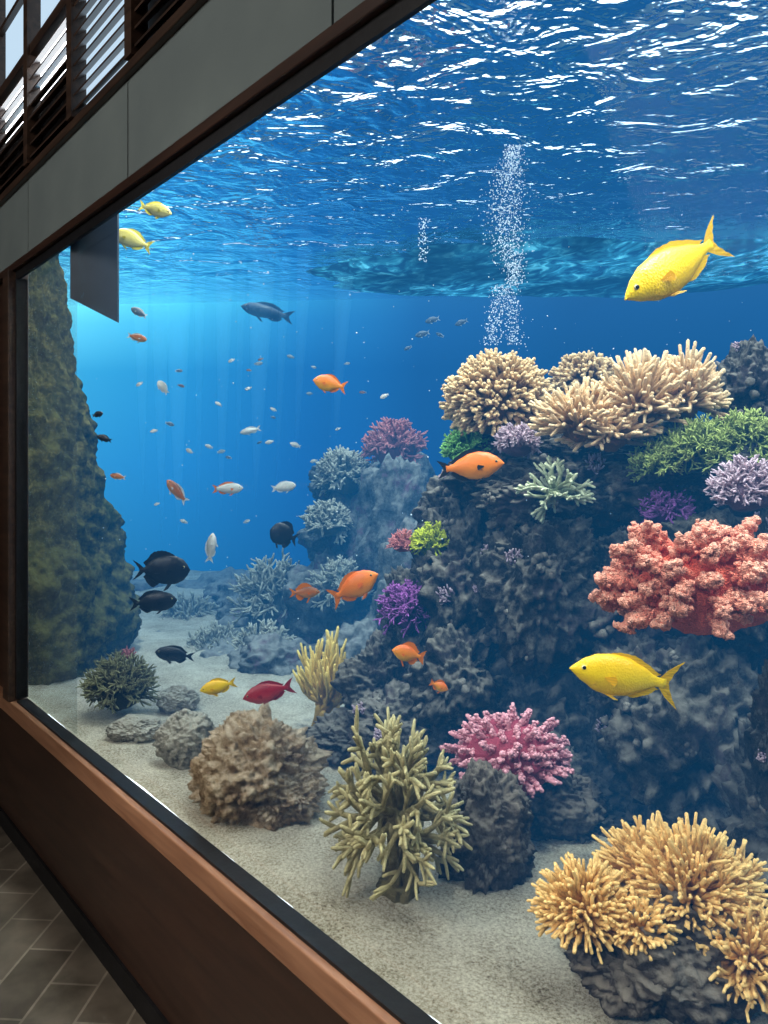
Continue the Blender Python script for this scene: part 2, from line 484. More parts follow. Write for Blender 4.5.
# tank back wall (blue painted, water glow and light falloff put in as emission gradient)
m_back, nt, out = new_mat('tank_backdrop_glow_mat'); L = nt.links
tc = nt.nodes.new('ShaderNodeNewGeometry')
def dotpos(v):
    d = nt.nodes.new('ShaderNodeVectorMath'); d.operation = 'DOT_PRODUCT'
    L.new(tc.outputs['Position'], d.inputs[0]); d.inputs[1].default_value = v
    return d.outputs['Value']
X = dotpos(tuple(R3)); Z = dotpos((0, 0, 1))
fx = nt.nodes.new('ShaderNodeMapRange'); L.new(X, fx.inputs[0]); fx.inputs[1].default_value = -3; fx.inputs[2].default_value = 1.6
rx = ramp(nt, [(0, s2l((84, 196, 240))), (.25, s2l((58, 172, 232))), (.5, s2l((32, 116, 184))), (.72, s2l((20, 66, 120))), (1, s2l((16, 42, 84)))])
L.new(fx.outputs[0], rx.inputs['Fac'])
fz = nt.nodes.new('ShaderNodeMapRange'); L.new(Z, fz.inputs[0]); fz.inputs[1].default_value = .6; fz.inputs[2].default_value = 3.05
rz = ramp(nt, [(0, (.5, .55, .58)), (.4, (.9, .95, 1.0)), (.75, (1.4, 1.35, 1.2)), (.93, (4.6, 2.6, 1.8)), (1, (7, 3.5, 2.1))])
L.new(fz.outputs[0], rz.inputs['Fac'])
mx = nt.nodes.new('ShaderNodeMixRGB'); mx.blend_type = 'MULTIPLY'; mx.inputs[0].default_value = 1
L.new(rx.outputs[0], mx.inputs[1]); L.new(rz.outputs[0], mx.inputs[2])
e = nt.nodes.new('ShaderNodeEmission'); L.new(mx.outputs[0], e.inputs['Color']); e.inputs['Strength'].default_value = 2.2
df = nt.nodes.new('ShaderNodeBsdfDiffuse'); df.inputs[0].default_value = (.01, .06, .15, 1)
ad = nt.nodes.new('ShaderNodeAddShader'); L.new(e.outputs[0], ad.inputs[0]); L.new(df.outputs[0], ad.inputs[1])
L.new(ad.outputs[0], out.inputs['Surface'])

# ------------------------------------------------------------------ room shell
def box_obj(name, a, b, mat, bevel=0):
    mb = MB(); mb.box(a, b)
    o = mb.obj(name, [mat], smooth=False)
    if bevel:
        md = o.modifiers.new('bevel', 'BEVEL'); md.width = bevel; md.segments = 2
    return o

XR = 3.4
XL = -6.6
GL = -3.26
box_obj('floor', (XL, -3.6, -.08), (XR, GY + .12, 0), m_floor)
box_obj('ceiling', (XL, -3.6, 4.3), (XR, GY + .12, 4.4), m_dark)
box_obj('wall_back', (XL, -3.7, 0), (XR, -3.6, 4.3), m_dark)
box_obj('wall_left', (XL - .1, -3.6, 0), (XL, GY + .04, 4.3), m_dark)
box_obj('wall_right', (XR, -3.6, 0), (XR + .1, GY + .04, 4.3), m_dark)
mb = MB()
mb.box((XL, GY, .07), (XR, GY + .04, .535))
mb.box((XL, GY, .535), (GL - .10, GY + .04, 2.38))
mb.box((XL, GY, 3.75), (XR, GY + .12, 4.3), 1)
o = mb.obj('wall_front', [m_wood, m_dark], smooth=False)
box_obj('baseboard_front', (XL, GY - .01, 0), (XR, GY + .04, .07), m_black)
box_obj('trim_1', (XL, GY - .03, .535), (XR, GY + .03, .598), m_sill, .004)      # sill
box_obj('trim_2', (GL, GY - .012, .598), (XR, GY + .03, .606), m_black)              # gasket bottom
box_obj('trim_3', (GL - .10, GY - .04, .598), (GL - .02, GY + .04, 2.365), m_wooddark, .004)    # jamb
box_obj('trim_4', (GL - .02, GY - .012, .61), (GL, GY + .03, 2.33), m_black)
box_obj('trim_5', (GL - .02, GY - .010, 2.325), (XR, GY + .001, 2.36), m_black)
box_obj('trim_6', (XL, GY - .025, 2.36), (XR, GY + .001, 2.39), m_wood, .003)
mb = MB()
xs = [-6.6, -6.145, -5.145, -4.145, -3.145, -2.147, -1.147, -.147, .853, 1.853, 2.853, XR]
for a, b2 in zip(xs[:-1], xs[1:]):
    mb.box((a + .004, GY, 2.392), (b2 - .004, GY + .03, 2.70))
o = mb.obj('wall_panel_front', [m_panel], smooth=False)
box_obj('wall_backing_front', (XL, GY + .03, 2.45), (XR, GY + .09, 3.0), m_black)
box_obj('trim_7', (XL, GY - .02, 2.70), (XR, GY + .03, 2.73), m_wooddark, .003)
m_win, nt, out = new_mat('daylight_window_mat')
e = nt.nodes.new('ShaderNodeEmission'); e.inputs[0].default_value = (.62, .82, 1, 1); e.inputs[1].default_value = .9
nt.links.new(e.outputs[0], out.inputs['Surface'])
mb = MB()
x = -6.6
k = 0
while x < XR - .5:
    mb.box((x, GY - .03, 2.73), (x + .05, GY + .02, 3.75))
    w = .5
    for q in range(8):
        z = 2.75 + q * .05
        y0, y1 = GY - .02, GY + .015
        vs = [Vector((x + .05, y0, z)), Vector((x + w, y0, z)), Vector((x + w, y1, z + .03)), Vector((x + .05, y1, z + .03)),
              Vector((x + .05, y0, z + .008)), Vector((x + w, y0, z + .008)), Vector((x + w, y1, z + .038)), Vector((x + .05, y1, z + .038))]
        mb.add(vs, [(0, 3, 2, 1), (4, 5, 6, 7), (0, 1, 5, 4), (1, 2, 6, 5), (2, 3, 7, 6), (3, 0, 4, 7)])
    mb.box((x + .05, GY - .02, 3.15), (x + w, GY + .02, 3.19))
    mb.box((x + .05, GY - .01, 3.45), (x + w, GY + .01, 3.47))
    x += w; k += 1
mb.obj('wooden_louvre_screen', [m_wooddark], smooth=False)
box_obj('window_1', (XL, GY + .03, 3.19), (XR, GY + .05, 3.75), m_win)
box_obj('window_2', (-2.6, GY + .022, 2.78), (-2.1, GY + .029, 3.15), m_win)

box_obj('aquarium_glass', (GL, GY + .002, .60), (XR, GY + .028, 2.39), m_glass)
box_obj('glass_reflection_strip', (GL, GY + .034, .61), (-2.70, GY + .04, 2.39), m_milk)  # milky pane standing in for a pale reflection on the glass

# ------------------------------------------------------------------ tank
def chaikin(pts, it=3):
    for _ in range(it):
        q = [pts[0]]
        for a, b2 in zip(pts[:-1], pts[1:]):
            q.append((a[0] * .75 + b2[0] * .25, a[1] * .75 + b2[1] * .25)); q.append((a[0] * .25 + b2[0] * .75, a[1] * .25 + b2[1] * .75))
        q.append(pts[-1]); pts = q
    return pts
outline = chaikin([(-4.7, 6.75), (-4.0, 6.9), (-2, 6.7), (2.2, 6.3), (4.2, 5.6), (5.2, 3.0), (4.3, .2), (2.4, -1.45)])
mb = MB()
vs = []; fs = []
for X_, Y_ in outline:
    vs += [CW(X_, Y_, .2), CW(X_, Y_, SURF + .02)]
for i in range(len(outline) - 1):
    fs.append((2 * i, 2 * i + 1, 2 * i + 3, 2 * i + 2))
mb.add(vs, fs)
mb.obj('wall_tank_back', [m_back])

def prism(name, ring, z0, z1, mat):
    mb = MB(); n = len(ring)
    vs = [Vector((a, b2, z0)) for a, b2 in ring] + [Vector((a, b2, z1)) for a, b2 in ring]
    fs = [tuple(range(n)), tuple(range(2 * n - 1, n - 1, -1))] + [(i, i + n, (i + 1) % n + n, (i + 1) % n) for i in range(n)]
    mb.add(vs, fs)
    return mb.obj(name, [mat], smooth=False)
ring = []
for X_, Y_ in outline:
    p_ = CW(X_, Y_, 0) * 1.01
    ring.append((p_.x, max(p_.y, GY + .045)))
ring[0] = (ring[0][0], GY + .045); ring[-1] = (ring[-1][0], GY + .045)
wv = prism('water', ring, .3, SURF - .012, m_water)

# sun shafts: slender glowing cones added to imitate lit water below the surface
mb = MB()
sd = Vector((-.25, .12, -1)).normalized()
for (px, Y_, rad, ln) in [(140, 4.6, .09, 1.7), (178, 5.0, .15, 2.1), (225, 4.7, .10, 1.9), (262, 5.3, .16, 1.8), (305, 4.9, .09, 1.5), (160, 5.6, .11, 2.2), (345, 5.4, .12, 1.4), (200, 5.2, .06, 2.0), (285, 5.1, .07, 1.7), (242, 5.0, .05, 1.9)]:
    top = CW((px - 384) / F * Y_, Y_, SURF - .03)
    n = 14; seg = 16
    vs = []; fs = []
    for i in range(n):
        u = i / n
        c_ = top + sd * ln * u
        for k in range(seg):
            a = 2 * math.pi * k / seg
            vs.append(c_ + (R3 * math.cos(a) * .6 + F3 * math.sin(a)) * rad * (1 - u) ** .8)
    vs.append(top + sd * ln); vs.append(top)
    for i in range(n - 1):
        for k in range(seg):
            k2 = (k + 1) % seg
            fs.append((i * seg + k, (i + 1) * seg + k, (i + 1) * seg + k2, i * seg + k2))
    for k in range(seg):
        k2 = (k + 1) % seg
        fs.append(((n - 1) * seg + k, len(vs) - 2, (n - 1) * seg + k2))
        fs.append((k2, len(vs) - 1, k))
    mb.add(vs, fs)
mb.obj('shaft_glow_cones', [m_beam])

mb = MB()
vs = []; fs = []
n = 60
x0, x1, y0, y1 = -8.5, 3.5, GY + .1, 8.5
for j in range(n + 1):
    for i in range(n + 1):
        xx = x0 + (x1 - x0) * i / n; yy = y0 + (y1 - y0) * j / n
        vs.append(Vector((xx, yy, SURF + .012 * noise.noise(Vector((xx * 2, yy * 2, 0))))))
for j in range(n):
    for i in range(n):
        a = j * (n + 1) + i
        fs.append((a, a + 1, a + n + 2, a + n + 1))
mb.add(vs, fs)
mb.obj('water_surface', [m_surf])

# dark shelf just under the surface at the back, teal ripples paint reflected light
m_shelf, nt, out = new_mat('shelf_reflection_mat'); L = nt.links
tc = nt.nodes.new('ShaderNodeTexCoord')
mp = nt.nodes.new('ShaderNodeMapping'); mp.inputs['Rotation'].default_value = (0, 0, math.radians(-48.85)); mp.inputs['Scale'].default_value = (1, 1.4, 1)
L.new(tc.outputs['Object'], mp.inputs[0])
wv_ = nt.nodes.new('ShaderNodeTexNoise'); wv_.inputs['Scale'].default_value = 7; wv_.inputs['Detail'].default_value = 6; wv_.inputs['Distortion'].default_value = 1.2
wl_ = nt.nodes.new('ShaderNodeTexNoise'); wl_.inputs['Scale'].default_value = 1.1; wl_.inputs['Detail'].default_value = 2
L.new(mp.outputs[0], wv_.inputs['Vector']); L.new(mp.outputs[0], wl_.inputs['Vector'])
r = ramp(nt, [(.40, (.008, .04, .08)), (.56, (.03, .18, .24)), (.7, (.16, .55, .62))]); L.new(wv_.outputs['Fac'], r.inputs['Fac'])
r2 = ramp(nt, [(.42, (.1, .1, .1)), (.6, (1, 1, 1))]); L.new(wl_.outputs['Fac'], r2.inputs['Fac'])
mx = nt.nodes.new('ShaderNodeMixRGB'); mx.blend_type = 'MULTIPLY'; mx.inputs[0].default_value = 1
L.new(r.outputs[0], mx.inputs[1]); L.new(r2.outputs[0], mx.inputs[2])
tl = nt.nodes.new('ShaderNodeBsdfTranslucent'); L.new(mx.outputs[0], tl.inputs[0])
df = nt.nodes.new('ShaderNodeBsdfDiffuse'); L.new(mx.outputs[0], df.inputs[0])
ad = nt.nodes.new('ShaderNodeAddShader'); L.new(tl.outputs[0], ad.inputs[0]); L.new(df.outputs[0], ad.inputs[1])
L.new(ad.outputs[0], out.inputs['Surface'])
mb = MB(); vs = []; fs = []
na, nr = 120, 22
X0, Y0, rx_, ry_ = 1.35, 5.45, 1.95, .85
for j in range(nr + 1):
    s_ = j / nr
    for k in range(na):
        a = 2 * math.pi * k / na
        q = 1 + .22 * noise.fractal(Vector((math.cos(a) * 1.6, math.sin(a) * 1.6, 4.2)), 1, 2, 4)
        xx = X0 + rx_ * q * s_ * math.cos(a); yy = Y0 + ry_ * q * s_ * math.sin(a)
        drop = .05 + .05 * (1 - s_ ** 6) + .035 * noise.noise(Vector((xx * 3, yy * 3, 0))) * (1 - s_ ** 8)
        vs.append(CW(xx, min(yy, 6.2 - .09 * xx), SURF - drop))
for j in range(nr):
    for k in range(na):
        k2 = (k + 1) % na
        fs.append((j * na + k, j * na + k2, (j + 1) * na + k2, (j + 1) * na + k))
mb.add(vs, fs)
mb.obj('submerged_shelf', [m_shelf])

mb = MB(); vs = []; fs = []
nx, ny = 240, 160
x0, x1, y0, y1 = -8.2, 3.4, GY + .03, 8.2
for j in range(ny + 1):
    for i in range(nx + 1):
        xx = x0 + (x1 - x0) * i / nx
        yy = y0 + (y1 - y0) * (j / ny) ** 1.5
        q = Vector((xx, yy, 0))
        z = SAND + .018 * noise.noise(q * 2.2) + .008 * noise.noise(q * 7) + .004 * noise.noise(q * 18)
        z += max(0, yy - 2.2) * .03
        vs.append(Vector((xx, yy, z)))
for j in range(ny):
    for i in range(nx):
        a = j * (nx + 1) + i
        fs.append((a, a + 1, a + nx + 2, a + nx + 1))
mb.add(vs, fs)
mb.obj('sand_bed', [m_sand])

# ------------------------------------------------------------------ reef rock mass
def pr(Y, w): return w / F * Y
mb = MB()
blobs = [
 (650, 640, 2.75, 190, 170), (560, 610, 2.5, 100, 110), (540, 580, 2.18, 55, 78), (470, 590, 2.45, 55, 80),
 (475, 520, 2.6, 50, 50), (430, 640, 2.55, 48, 80), (385, 690, 2.55, 42, 50), (350, 745, 2.45, 42, 28), (462, 690, 2.3, 45, 60),
 (405, 735, 2.35, 50, 42), (520, 740, 2.35, 70, 90), (600, 485, 2.25, 100, 44), (690, 475, 2.15, 95, 50), (750, 395, 2.1, 36, 44),
 (700, 740, 2.0, 92, 110), (640, 690, 2.05, 50, 60), (785, 740, 1.5, 30, 80), (580, 835, 1.98, 45, 35), (525, 825, 2.0, 35, 32),
 (720, 580, 2.0, 90, 60), (500, 475, 2.4, 50, 36), (620, 590, 2.15, 45, 60), (600, 740, 2.5, 120, 130), (700, 880, 2.0, 100, 60), (545, 500, 2.2, 60, 36),
 (690,650,2.1,60,50), (560,790,2.15,60,50), (860,600,2.0,120,220), (820,860,1.6,90,120), (960,560,1.9,160,250), (500, 448, 2.35, 42, 26), (610, 452, 2.2, 60, 24),
]
for i, (px, py, Y, rx_, ry_) in enumerate(blobs):
    w = pr(Y, rx_); hgt = pr(Y, ry_)
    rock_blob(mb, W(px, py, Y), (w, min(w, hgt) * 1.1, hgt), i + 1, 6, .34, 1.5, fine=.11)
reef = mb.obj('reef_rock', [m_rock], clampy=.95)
loc = reef.location
bvh = BVHTree.FromPolygons([v.co + loc for v in reef.data.vertices], [tuple(p_.vertices) for p_ in reef.data.polygons])
def hitY(px, py, default, back=0.0):
    d = (W(px, py, 1) - CAM)
    h_ = bvh.ray_cast(CAM, d.normalized())
    if h_[0] is None: return default
    return (h_[0] - CAM).dot(F3) + back

# left rock pillar
mb = MB(); vs = []; fs = []
nz, na = 190, 190
c0 = CW(-1.92, 3.72, 0)
for j in range(nz + 1):
    z = .5 + 2.6 * j / nz
    u = j / nz
    rad0 = .64 - .42 * min(1, u * 1.2)
    for i in range(na):
        a = 2 * math.pi * i / na
        d = R3 * math.cos(a) + F3 * math.sin(a)
        q = Vector((math.cos(a) * 1.3, math.sin(a) * 1.3, z * 1.6))
        rr_ = rad0 * (1 + .22 * noise.fractal(q, 1, 2, 4) + .10 * noise.noise(q * 5) + .07 * noise.noise(q * 11) + .04 * noise.noise(q * 22))
        vs.append(Vector((c0.x, c0.y, z)) + d * rr_)
for j in range(nz):
    for i in range(na):
        i2 = (i + 1) % na
        fs.append((j * na + i, j * na + i2, (j + 1) * na + i2, (j + 1) * na + i))
mb.add(vs, fs)
mb.obj('rock_pillar', [m_pillar], clampy=.95)

# foreground rocks
def rock(name, px, Y, wpx, hpx, mat, seed, amp=.3, extra=(), fine=.08):
    mb = MB()
    w = pr(Y, wpx) / 2; hh = pr(Y, hpx)
    c = W(px, 0, Y); c.z = SAND + hh * .36
    rock_blob(mb, c, (w, w * .8, hh * .58), seed, 6, amp, 1.5, fine=fine)
    for (dx, dy, dz, sx) in extra:
        cc = c + R3 * w * dx + F3 * w * dy + UP * hh * dz
        rock_blob(mb, cc, (w * sx, w * sx, hh * .5 * sx), seed + 5, 6, amp, 1.6, fine=fine)
    return mb.obj(name, [mat], clampy=.925)
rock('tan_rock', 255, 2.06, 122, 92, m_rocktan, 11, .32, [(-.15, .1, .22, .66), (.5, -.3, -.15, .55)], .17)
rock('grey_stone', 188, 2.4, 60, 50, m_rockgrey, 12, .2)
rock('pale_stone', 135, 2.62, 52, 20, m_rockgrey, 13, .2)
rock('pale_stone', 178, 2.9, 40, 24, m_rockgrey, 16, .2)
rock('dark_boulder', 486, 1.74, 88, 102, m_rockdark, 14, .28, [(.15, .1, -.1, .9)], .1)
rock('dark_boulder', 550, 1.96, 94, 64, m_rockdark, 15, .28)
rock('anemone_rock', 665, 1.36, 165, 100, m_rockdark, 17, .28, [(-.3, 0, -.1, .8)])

# ------------------------------------------------------------------ corals
staghorn('branching_coral', W(398, 815, 1.66), .205, m_olive, n=30, thick=.0092, depth=2, seed=5, spread=.8, low=-.55, kids=4, up=.0, sc=(.88, .8, 1.14), knob=.12, taper=.7, minz=SAND - .01, root=SAND - .01)
rng = random.Random(3); mb = MB()
for (px, py, Y, rx_, ry_, nn_) in [(690, 905, 1.36, 64, 84, 380), (585, 915, 1.34, 54, 54, 260), (650, 885, 1.42, 60, 64, 240), (745, 965, 1.3, 66, 60, 260), (640, 930, 1.3, 40, 34, 100), (720, 900, 1.4, 50, 60, 160)]:
    tuft(mb, W(px, py, Y), (pr(Y, rx_), pr(Y, rx_) * .8, pr(Y, ry_)), nn_, .66, .0046, rng, low=-.25, forks=1, curl=.36, droop=.04, taper=.66)
mb.obj('golden_finger_coral', [m_gold], clampy=.93)
rng = random.Random(4); mb = MB()
tuft(mb, W(498, 402, 2.3), (pr(2.3, 54), pr(2.3, 50), pr(2.3, 50)), 620, .3, .0072, rng, low=-.7, forks=2, curl=.2, seg=5, taper=.7)
mb.obj('cream_dome_coral', [m_beige])
mb = MB()
tuft(mb, W(585, 380, 2.5), (pr(2.5, 34), pr(2.5, 30), pr(2.5, 28)), 240, .35, .0075, rng, low=-.5, forks=2, curl=.2, seg=5, taper=.7)
mb.obj('cream_dome_coral', [m_beige])
mb = MB()
for (px, py, rx_, ry_, nn_) in [(578, 428, 52, 46, 90), (640, 412, 52, 62, 100), (685, 404, 44, 58, 85), (610, 438, 50, 45, 60)]:
    tuft(mb, W(px, py, 2.0), (pr(2, rx_), pr(2, rx_) * .9, pr(2, ry_)), nn_, .85, .0078, rng, low=-.15, forks=2, curl=.16, taper=.58)
mb.obj('cream_finger_coral', [m_beige2])
nodule_coral('salmon_coral', W(708, 588, 1.5), (pr(1.5, 114), pr(1.5, 70), pr(1.5, 70)), m_red, 120, 9, .0082, per=38, low=-.5, stem=.0135, blen=.55, core=.62, lump=.8)
nodule_coral('pink_coral', W(510, 757, 1.88), (pr(1.88, 66), pr(1.88, 50), pr(1.88, 46)), m_pink, 150, 8, .0055, per=22, low=-.3, stem=.008, core=.7, sub=1)
rng = random.Random(6); mb = MB()
for (px, py, Y, rx_, ry_, nn_) in [(700, 455, 1.95, 46, 40, 70), (745, 440, 1.9, 36, 34, 50), (655, 468, 1.98, 32, 28, 45), (775, 465, 1.85, 30, 30, 30)]:
    cc = W(px, py, Y)
    for d in hemi_dirs(nn_, rng, -.3):
        branch(mb, cc, (R3 * d.dot(R3) * 1.1 + F3 * d.dot(F3) + UP * d.z * .9).normalized(), pr(Y, rx_) * .5, .0045, 2, rng, .9, .1, 0, 4, .25, 4, .6)
mb.obj('green_bush_coral', [m_green])
staghorn('pale_staghorn_coral', W(556, 492, 2.0), pr(2.05, 40), m_pale, n=18, thick=.007, depth=2, seed=11, low=-.6, taper=.75, up=-.05)
def fuzzy(name, px, py, Y, rx_, ry_, mat, seed, n=35, th=.004, low=-.2, snap=False):
    if snap: Y = min(hitY(px, py, Y, .01), Y + .4)
    rng = random.Random(seed); mb = MB(); cc = W(px, py, Y)
    for d in hemi_dirs(n, rng, low):
        branch(mb, cc, (R3 * d.dot(R3) * rx_ / ry_ + F3 * d.dot(F3) + UP * d.z).normalized(), pr(Y, max(rx_, ry_)) * .52, th, 2, rng, .8, .05, 0, 3, .2, 4, .6)
    rock_blob(mb, cc, (pr(Y, rx_) * .6, pr(Y, rx_) * .5, pr(Y, ry_) * .6), seed, 3, .2, t=0.)
    return mb.obj(name, [mat], clampy=.94)
fuzzy('purple_coral', 664, 512, 1.95, 32, 26, m_purple, 21, 80, .006, snap=True)
fuzzy('mauve_coral', 746, 492, 1.75, 40, 34, m_mauve, 22, 90, .006)
fuzzy('mauve_coral', 517, 445, 2.15, 26, 20, m_mauve, 23, 80, .006)
fuzzy('teal_coral', 465, 452, 2.4, 28, 20, m_teal, 24, 60, .006, snap=True)
fuzzy('lime_coral', 433, 545, 2.35, 26, 20, m_lime, 25, 80, .006, snap=True)
fuzzy('pink_tuft_coral', 403, 545, 2.45, 18, 12, m_farpink, 26, snap=True)
fuzzy('purple_coral', 408, 612, 2.3, 20, 36, m_purple, 27, 90, .006, snap=True)
fuzzy('bush_coral', 120, 690, 2.85, 40, 32, m_bush, 28, 110, .007)
fuzzy('pink_sea_fan', 128, 655, 3.0, 10, 9, m_farpink, 29, 14)
staghorn('yellow_finger_coral', W(327, 705, 2.65), pr(2.65, 60), m_yfar, n=26, thick=.0115, depth=1, seed=12, low=.0, kids=4, spread=.6, up=.35, sc=(.75, .75, 1.15), knob=.15, taper=.7, root=SAND)

rng = random.Random(99)
enc = {0: MB(), 1: MB()}
for i in range(620):
    o0 = Vector((rng.uniform(-2.5, 2.4), .96, rng.uniform(.8, 2.4)))
    d = Vector((rng.uniform(-.6, .3), 1, rng.uniform(-.5, .25))).normalized()
    h_ = bvh.ray_cast(o0, d)
    if h_[0] is None: continue
    p_, nrm = h_[0], h_[1]
    k = rng.choice([0, 0, 0, 1])
    if nrm.z < .1 and k != 0: continue
    s_ = rng.uniform(.010, .03)
    if k == 0:
        for q in range(5):
            c_ = p_ + rvec(rng) * s_ * .9 - nrm * s_ * .3
            vs, fs = ico(2); off = Vector((i, q, 0))
            enc[0].add([c_ + v * s_ * .5 * (1 + .6 * noise.noise(v * 2 + off)) for v in vs], fs, 0, [.1 + .4 * rng.random()] * len(vs))
    else:
        for q in range(40):
            dd = (nrm + rvec(rng) * .9).normalized()
            l_ = s_ * rng.uniform(.4, .8)
            b_ = p_ + rvec(rng) * s_ * .8
            enc[k].tube([b_, b_ + dd * l_ * .6, b_ + (dd + UP * .2) * l_], [.003, .0026, .002], 4, 0, .1, 1)
enc[0].obj('encrusting_coralline', [m_white])
enc[1].obj('encrusting_polyp_coral', [m_mauve])

# far reef
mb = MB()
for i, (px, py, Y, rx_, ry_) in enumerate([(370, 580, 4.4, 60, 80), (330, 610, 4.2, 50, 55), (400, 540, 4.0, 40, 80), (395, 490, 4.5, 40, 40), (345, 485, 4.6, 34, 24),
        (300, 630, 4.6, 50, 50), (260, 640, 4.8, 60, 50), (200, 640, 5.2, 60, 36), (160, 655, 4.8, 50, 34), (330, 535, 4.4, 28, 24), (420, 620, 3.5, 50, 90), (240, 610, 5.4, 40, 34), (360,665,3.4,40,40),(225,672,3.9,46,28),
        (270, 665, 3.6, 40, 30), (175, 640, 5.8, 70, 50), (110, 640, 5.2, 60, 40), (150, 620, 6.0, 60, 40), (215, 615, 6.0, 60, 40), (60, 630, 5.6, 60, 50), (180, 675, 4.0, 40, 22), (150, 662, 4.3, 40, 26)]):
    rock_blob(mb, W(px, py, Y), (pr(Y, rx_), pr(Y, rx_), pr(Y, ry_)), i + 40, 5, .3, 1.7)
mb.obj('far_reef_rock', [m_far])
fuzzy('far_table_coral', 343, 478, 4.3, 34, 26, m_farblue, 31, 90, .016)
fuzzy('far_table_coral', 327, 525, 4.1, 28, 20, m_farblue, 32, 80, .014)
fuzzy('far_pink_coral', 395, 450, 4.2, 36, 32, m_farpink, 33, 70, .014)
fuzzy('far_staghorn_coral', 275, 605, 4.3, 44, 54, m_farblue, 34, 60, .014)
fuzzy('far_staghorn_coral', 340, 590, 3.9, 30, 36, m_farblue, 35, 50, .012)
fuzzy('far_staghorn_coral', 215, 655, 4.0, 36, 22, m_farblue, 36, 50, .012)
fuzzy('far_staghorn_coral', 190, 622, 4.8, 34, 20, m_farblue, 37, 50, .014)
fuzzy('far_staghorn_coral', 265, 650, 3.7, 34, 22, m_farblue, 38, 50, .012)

# ------------------------------------------------------------------ fish
def interp(tab, x):
    for (a, va), (b2, vb) in zip(tab[:-1], tab[1:]):
        if x <= b2:
            u = (x - a) / (b2 - a); u = u * u * (3 - 2 * u) * .5 + u * .5
            return va + (vb - va) * u
    return tab[-1][1]
STD_T = [(0, .04), (.04, .28), (.12, .62), (.22, .88), (.36, 1), (.5, .92), (.64, .62), (.76, .28), (.82, .2), (.88, .26)]
STD_B = [(0, .04), (.04, .22), (.12, .52), (.25, .88), (.38, 1), (.52, .9), (.64, .58), (.76, .26), (.82, .2), (.88, .26)]
TANG_T = [(0, .05), (.05, .42), (.12, .75), (.25, .98), (.4, 1), (.58, .9), (.7, .55), (.78, .2), (.82, .14), (.88, .2)]
SLIM_T = [(0, .05), (.05, .4), (.15, .8), (.3, 1), (.5, .9), (.65, .65), (.78, .36), (.84, .28), (.88, .34)]

def fish_mat(name, top, mid, belly, rough=.35):
    m, nt, out = new_mat(name); L = nt.links
    tc = nt.nodes.new('ShaderNodeTexCoord')
    s = nt.nodes.new('ShaderNodeSeparateXYZ'); L.new(tc.outputs['Object'], s.inputs[0])
    z = nt.nodes.new('ShaderNodeMapRange'); z.inputs[1].default_value = -.18; z.inputs[2].default_value = .18
    L.new(s.outputs['Z'], z.inputs[0])
    r = ramp(nt, [(0, belly), (.5, mid), (1, top)]); L.new(z.outputs[0], r.inputs['Fac'])
    v = nt.nodes.new('ShaderNodeTexVoronoi'); v.inputs['Scale'].default_value = 55
    mp = nt.nodes.new('ShaderNodeMapping'); mp.inputs['Scale'].default_value = (1, .4, 1); L.new(tc.outputs['Object'], mp.inputs[0]); L.new(mp.outputs[0], v.inputs['Vector'])
    b = nt.nodes.new('ShaderNodeBump'); b.inputs['Strength'].default_value = .15; b.inputs['Distance'].default_value = .01; L.new(v.outputs['Distance'], b.inputs['Height'])
    p = nt.nodes.new('ShaderNodeBsdfPrincipled'); L.new(r.outputs['Color'], p.inputs['Base Color']); p.inputs['Roughness'].default_value = rough
    L.new(b.outputs[0], p.inputs['Normal'])
    L.new(p.outputs[0], out.inputs['Surface'])
    return m
def fin_mat(name, c):
    m, nt, out = new_mat(name); L = nt.links
    tc = nt.nodes.new('ShaderNodeTexCoord')
    w = nt.nodes.new('ShaderNodeTexWave'); w.inputs['Scale'].default_value = 14; w.inputs['Distortion'].default_value = 1.5; w.bands_direction = 'Z'
    L.new(tc.outputs['Object'], w.inputs[0])
    r = ramp(nt, [(0, tuple(x * .82 for x in c)), (1, c)]); L.new(w.outputs['Fac'], r.inputs['Fac'])
    p = nt.nodes.new('ShaderNodeBsdfPrincipled'); L.new(r.outputs[0], p.inputs['Base Color']); p.inputs['Roughness'].default_value = .5
    tl = nt.nodes.new('ShaderNodeBsdfTranslucent'); L.new(r.outputs[0], tl.inputs[0])
    mx = nt.nodes.new('ShaderNodeMixShader'); mx.inputs[0].default_value = .4
    L.new(p.outputs[0], mx.inputs[1]); L.new(tl.outputs[0], mx.inputs[2]); L.new(mx.outputs[0], out.inputs['Surface'])
    return m
m_eyew = noise_mat('fish_iris_mat', [(.4, (.6, .5, .2)), (.6, (.8, .7, .35))], 20, .2, 0)
m_eyeb = noise_mat('fish_pupil_mat', [(.4, (.004, .004, .004)), (.6, (.008, .008, .008))], 20, .1, 0)

